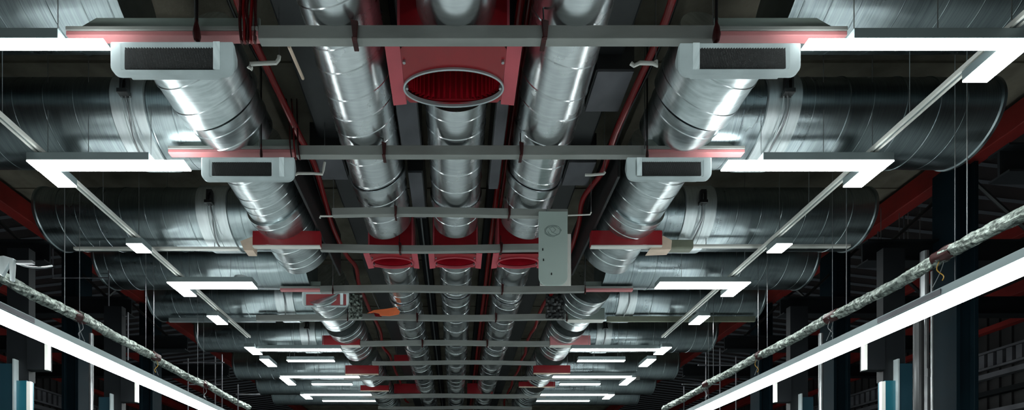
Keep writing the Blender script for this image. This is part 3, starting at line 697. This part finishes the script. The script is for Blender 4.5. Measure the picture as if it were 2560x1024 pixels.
# ------------------------------------------------------------ foil jacketed pipes
for s in (-1, 1):
    w = SIDE[s]
    t = thing('jacketed_pipe', f'foil jacketed pipe above the long {w} lamp, its wrapping torn at the joints', 'pipe', (s*4.4, 6, EYE+2.33))
    rnd = random.Random(77+s)
    joints = [4.33, 5.62, 7.0, 8.4]
    y = 2.6; prev = 2.6
    for j, e in enumerate(joints+[10.2]):
        rings = []; n = 28; L = max(12, int((e-prev)/.025))
        ph = rnd.uniform(0, 6); cx = 4.41+rnd.uniform(-.015, .015); ch = 2.385+rnd.uniform(-.012, .012)
        for i in range(L+1):
            yy = prev+(e-prev)*i/L; sag = -.02*math.sin(math.pi*i/L)
            row = []
            for q in range(n):
                th = 2*math.pi*q/n
                rr = .055+.005*math.sin(3*th+yy*9+ph)+.004*math.sin(7*th-yy*31)+rnd.uniform(-.0035, .0035)
                row.append((s*(cx+rr*math.sin(th)), yy, EYE+ch+sag+rr*math.cos(th)))
            rings.append(row)
        MB().grid(rings).build('foil_jacket', 'foil', t)
        if j < 4:
            z = EYE+ch
            MB().grid([[(s*(cx+r_*math.sin(2*math.pi*q/16)*(1+.12*rnd.random())), yy, z+r_*math.cos(2*math.pi*q/16)*(1+.12*rnd.random())) for q in range(16)] for yy, r_ in ((e-.10, .03), (e-.09, .056), (e-.03, .060), (e+.02, .054), (e+.07, .057), (e+.08, .03))]).build('joint_wrap', 'rust', t, bevel=.0)
            p = (s*(cx-.02), e+.02, z-.05)
            MB().tube(smooth_path([p, (p[0]-s*.01, e+.03, z-.12), (p[0]+s*.02, e+.0, z-.19), (p[0]-s*.01, e-.02, z-.24)], 5), .004, 6).build('loose_wire', 'wire' if j % 2 == 0 else 'rod', t)
            MB().tube(smooth_path([(p[0]+s*.03, e, z-.04), (p[0]+s*.05, e+.06, z-.13), (p[0]+s*.04, e+.12, z-.24)], 5), .003, 6).build('loose_wire', 'rod', t)
            MB().tube([(s*cx, e-.2, z+.04), (s*cx, e-.2, EYE+4.6)], .004, 6).build('hanger', 'rod', t)
        prev = e

# ------------------------------------------------------------ racks and light frames behind the long lamps
def rack(label, segs, Z, r=.012, mat='siding'):
    m = MB()
    for a, b, c, d in segs: m.tube([W(a, b, Z), W(c, d, Z)], r, 6)
    o = m.build('pipe_rack', mat); tag(o, label, 'rack', 'light racks behind the long lamps'); return o
rack('thin tube rack at the bottom left near the jacketed pipe', [(458, 905, 560, 905), (470, 895, 470, 1040), (538, 890, 538, 1040), (555, 885, 555, 1040), (590, 985, 650, 985), (595, 960, 595, 1060), (470, 960, 555, 960)], 9.5)
rack('thin tube rack at the bottom right near the jacketed pipe', [(1745, 912, 1860, 912), (1765, 880, 1765, 1040), (1800, 870, 1800, 1040), (1840, 890, 1840, 1040), (1705, 960, 1800, 960), (1710, 965, 1710, 1050)], 9.5)
rack('thin tube frame above the right jacketed pipe', [(2195, 530, 2195, 680), (2195, 672, 2260, 672), (2260, 534, 2260, 740), (2195, 630, 2262, 626)], 7.35, .01)
rack('thin tube frame behind the left jacketed pipe', [(132, 522, 132, 695), (132, 694, 272, 694), (272, 522, 272, 900), (272, 790, 320, 790), (290, 790, 290, 900), (320, 780, 320, 900)], 7.35, .01)
# bent galvanised bracket at the left edge above the jacketed pipe
Z = 4.0
t = thing('pipe_bracket', 'bent galvanised bracket above the left jacketed pipe at the photo edge', 'bracket', W(15, 700, Z))
MB().prism([(XX(a, Z), ZZ(b, Z)) for a, b in ((-12, 640), (8, 638), (33, 645), (30, 700), (24, 700), (22, 655), (4, 688), (-12, 680))], 'y', Z, Z+.03).build('plate', 'band', t, bevel=.004)
MB().tube(smooth_path([W(30, 650, Z+.02), W(60, 664, Z+.1), W(100, 668, Z+.15), (XX(130, Z+.3), Z+.3, ZZ(664, Z+.3))], 5), .008, 8).build('arm', 'rod', t)
MB().box(XX(28, Z), XX(72, Z), Z+.03, Z+.06, ZZ(652, Z), ZZ(645, Z)).build('clip', 'rod', t)
# hanger plate behind the right jacketed pipe
Z = 6.9
t = thing('galvanised_plate', 'dull galvanised plates hung on a frame behind the right jacketed pipe', 'plate', W(2230, 672, Z))
MB().box(XX(2198, Z), XX(2256, Z), Z, Z+.01, ZZ(670, Z), ZZ(632, Z)).build('near_plate', 'siding', t)
MB().box(XX(2266, Z), XX(2308, Z), Z, Z+.01, ZZ(660, Z), ZZ(626, Z)).build('far_plate', 'siding', t)
for px in (2204, 2250, 2272, 2302): MB().tube([(XX(px, Z), Z+.012, ZZ(640, Z)), (XX(px, Z), Z+.012, EYE+4.5)], .005, 6).build('hanger_rod', 'rod', t)
# small disc fixture on top of the fourth lamp, left
Z = 7.0
tag(MB().tube([W(606, 702, Z), (W(606, 702, Z)[0], Z, ZZ(695, Z))], .1, 24, rs=[.1, .11]).build('disc_sensor', 'frame'), 'small pale disc resting above the fourth left lamp', 'disc')

# pale channels under some crosswise ducts; the white pair imitates reflected light
for k, s, px0, px1, py0, py1, mt, lab in ((0, 1, 1700, 2120, 611, 621, 'white', 'narrow white strip imitating reflected light under the third crosswise duct on the right'), (1, -1, 190, 600, 617, 627, 'white', 'narrow white strip imitating reflected light under the third crosswise duct on the left'),
        (2, 1, 1516, 1885, 784, 805, 'olive', 'wide grey channel under the fifth crosswise duct on the right'), (3, -1, 425, 690, 790, 806, 'frame', 'grey channel under the fifth crosswise duct on the left'),
        (4, 1, 1470, 1680, 858, 872, 'frame', 'pale channel under the sixth crosswise duct on the right'), (5, -1, 640, 835, 862, 876, 'frame', 'pale channel under the sixth crosswise duct on the left')):
    Z = ZH(py1, 3.60); hgt = (py1-py0)*Z/F
    t = thing('channel_or_glint', lab, 'channel', (XX((px0+px1)/2, Z), Z, EYE+3.6))
    MB().box(XX(px0, Z), XX(px1, Z), Z-.05, Z, EYE+3.60, EYE+3.60+hgt*.6).build('channel', mt, t, bevel=.004)
    m = MB()
    for q in (.15, .5, .85):
        x = XX(px0+(px1-px0)*q, Z)
        MB().tube([(x, Z-.02, EYE+3.6+hgt*.5), (x, Z-.02, EYE+3.75)], .005, 6).build('hanger', 'rod', t)

for px0, px1, py0, py1, Z, lab in ((985, 1052, 958, 982, 14.2, 'dark red panel between the left and middle ducts near the bottom edge'), (1168, 1232, 957, 983, 14.2, 'dark red panel between the middle and right ducts near the bottom edge'),
        (985, 1045, 886, 905, 11.6, 'dark red panel left of the middle duct, above the hanging red plates')):
    x0, x1 = XX(px0, Z), XX(px1, Z); zz0, zz1 = ZZ(py1, Z), ZZ(py0, Z)
    t = thing('red_panel', lab, 'panel', ((x0+x1)/2, Z, zz0))
    MB().box(x0, x1, Z, Z+.04, zz0, zz1).build('plate', 'red', t, bevel=.005)
    for q in (.1, .9): MB().tube([(x0+(x1-x0)*q, Z+.02, zz1), (x0+(x1-x0)*q, Z+.02, CEIL)], .005, 6).build('hanger_rod', 'rod', t)
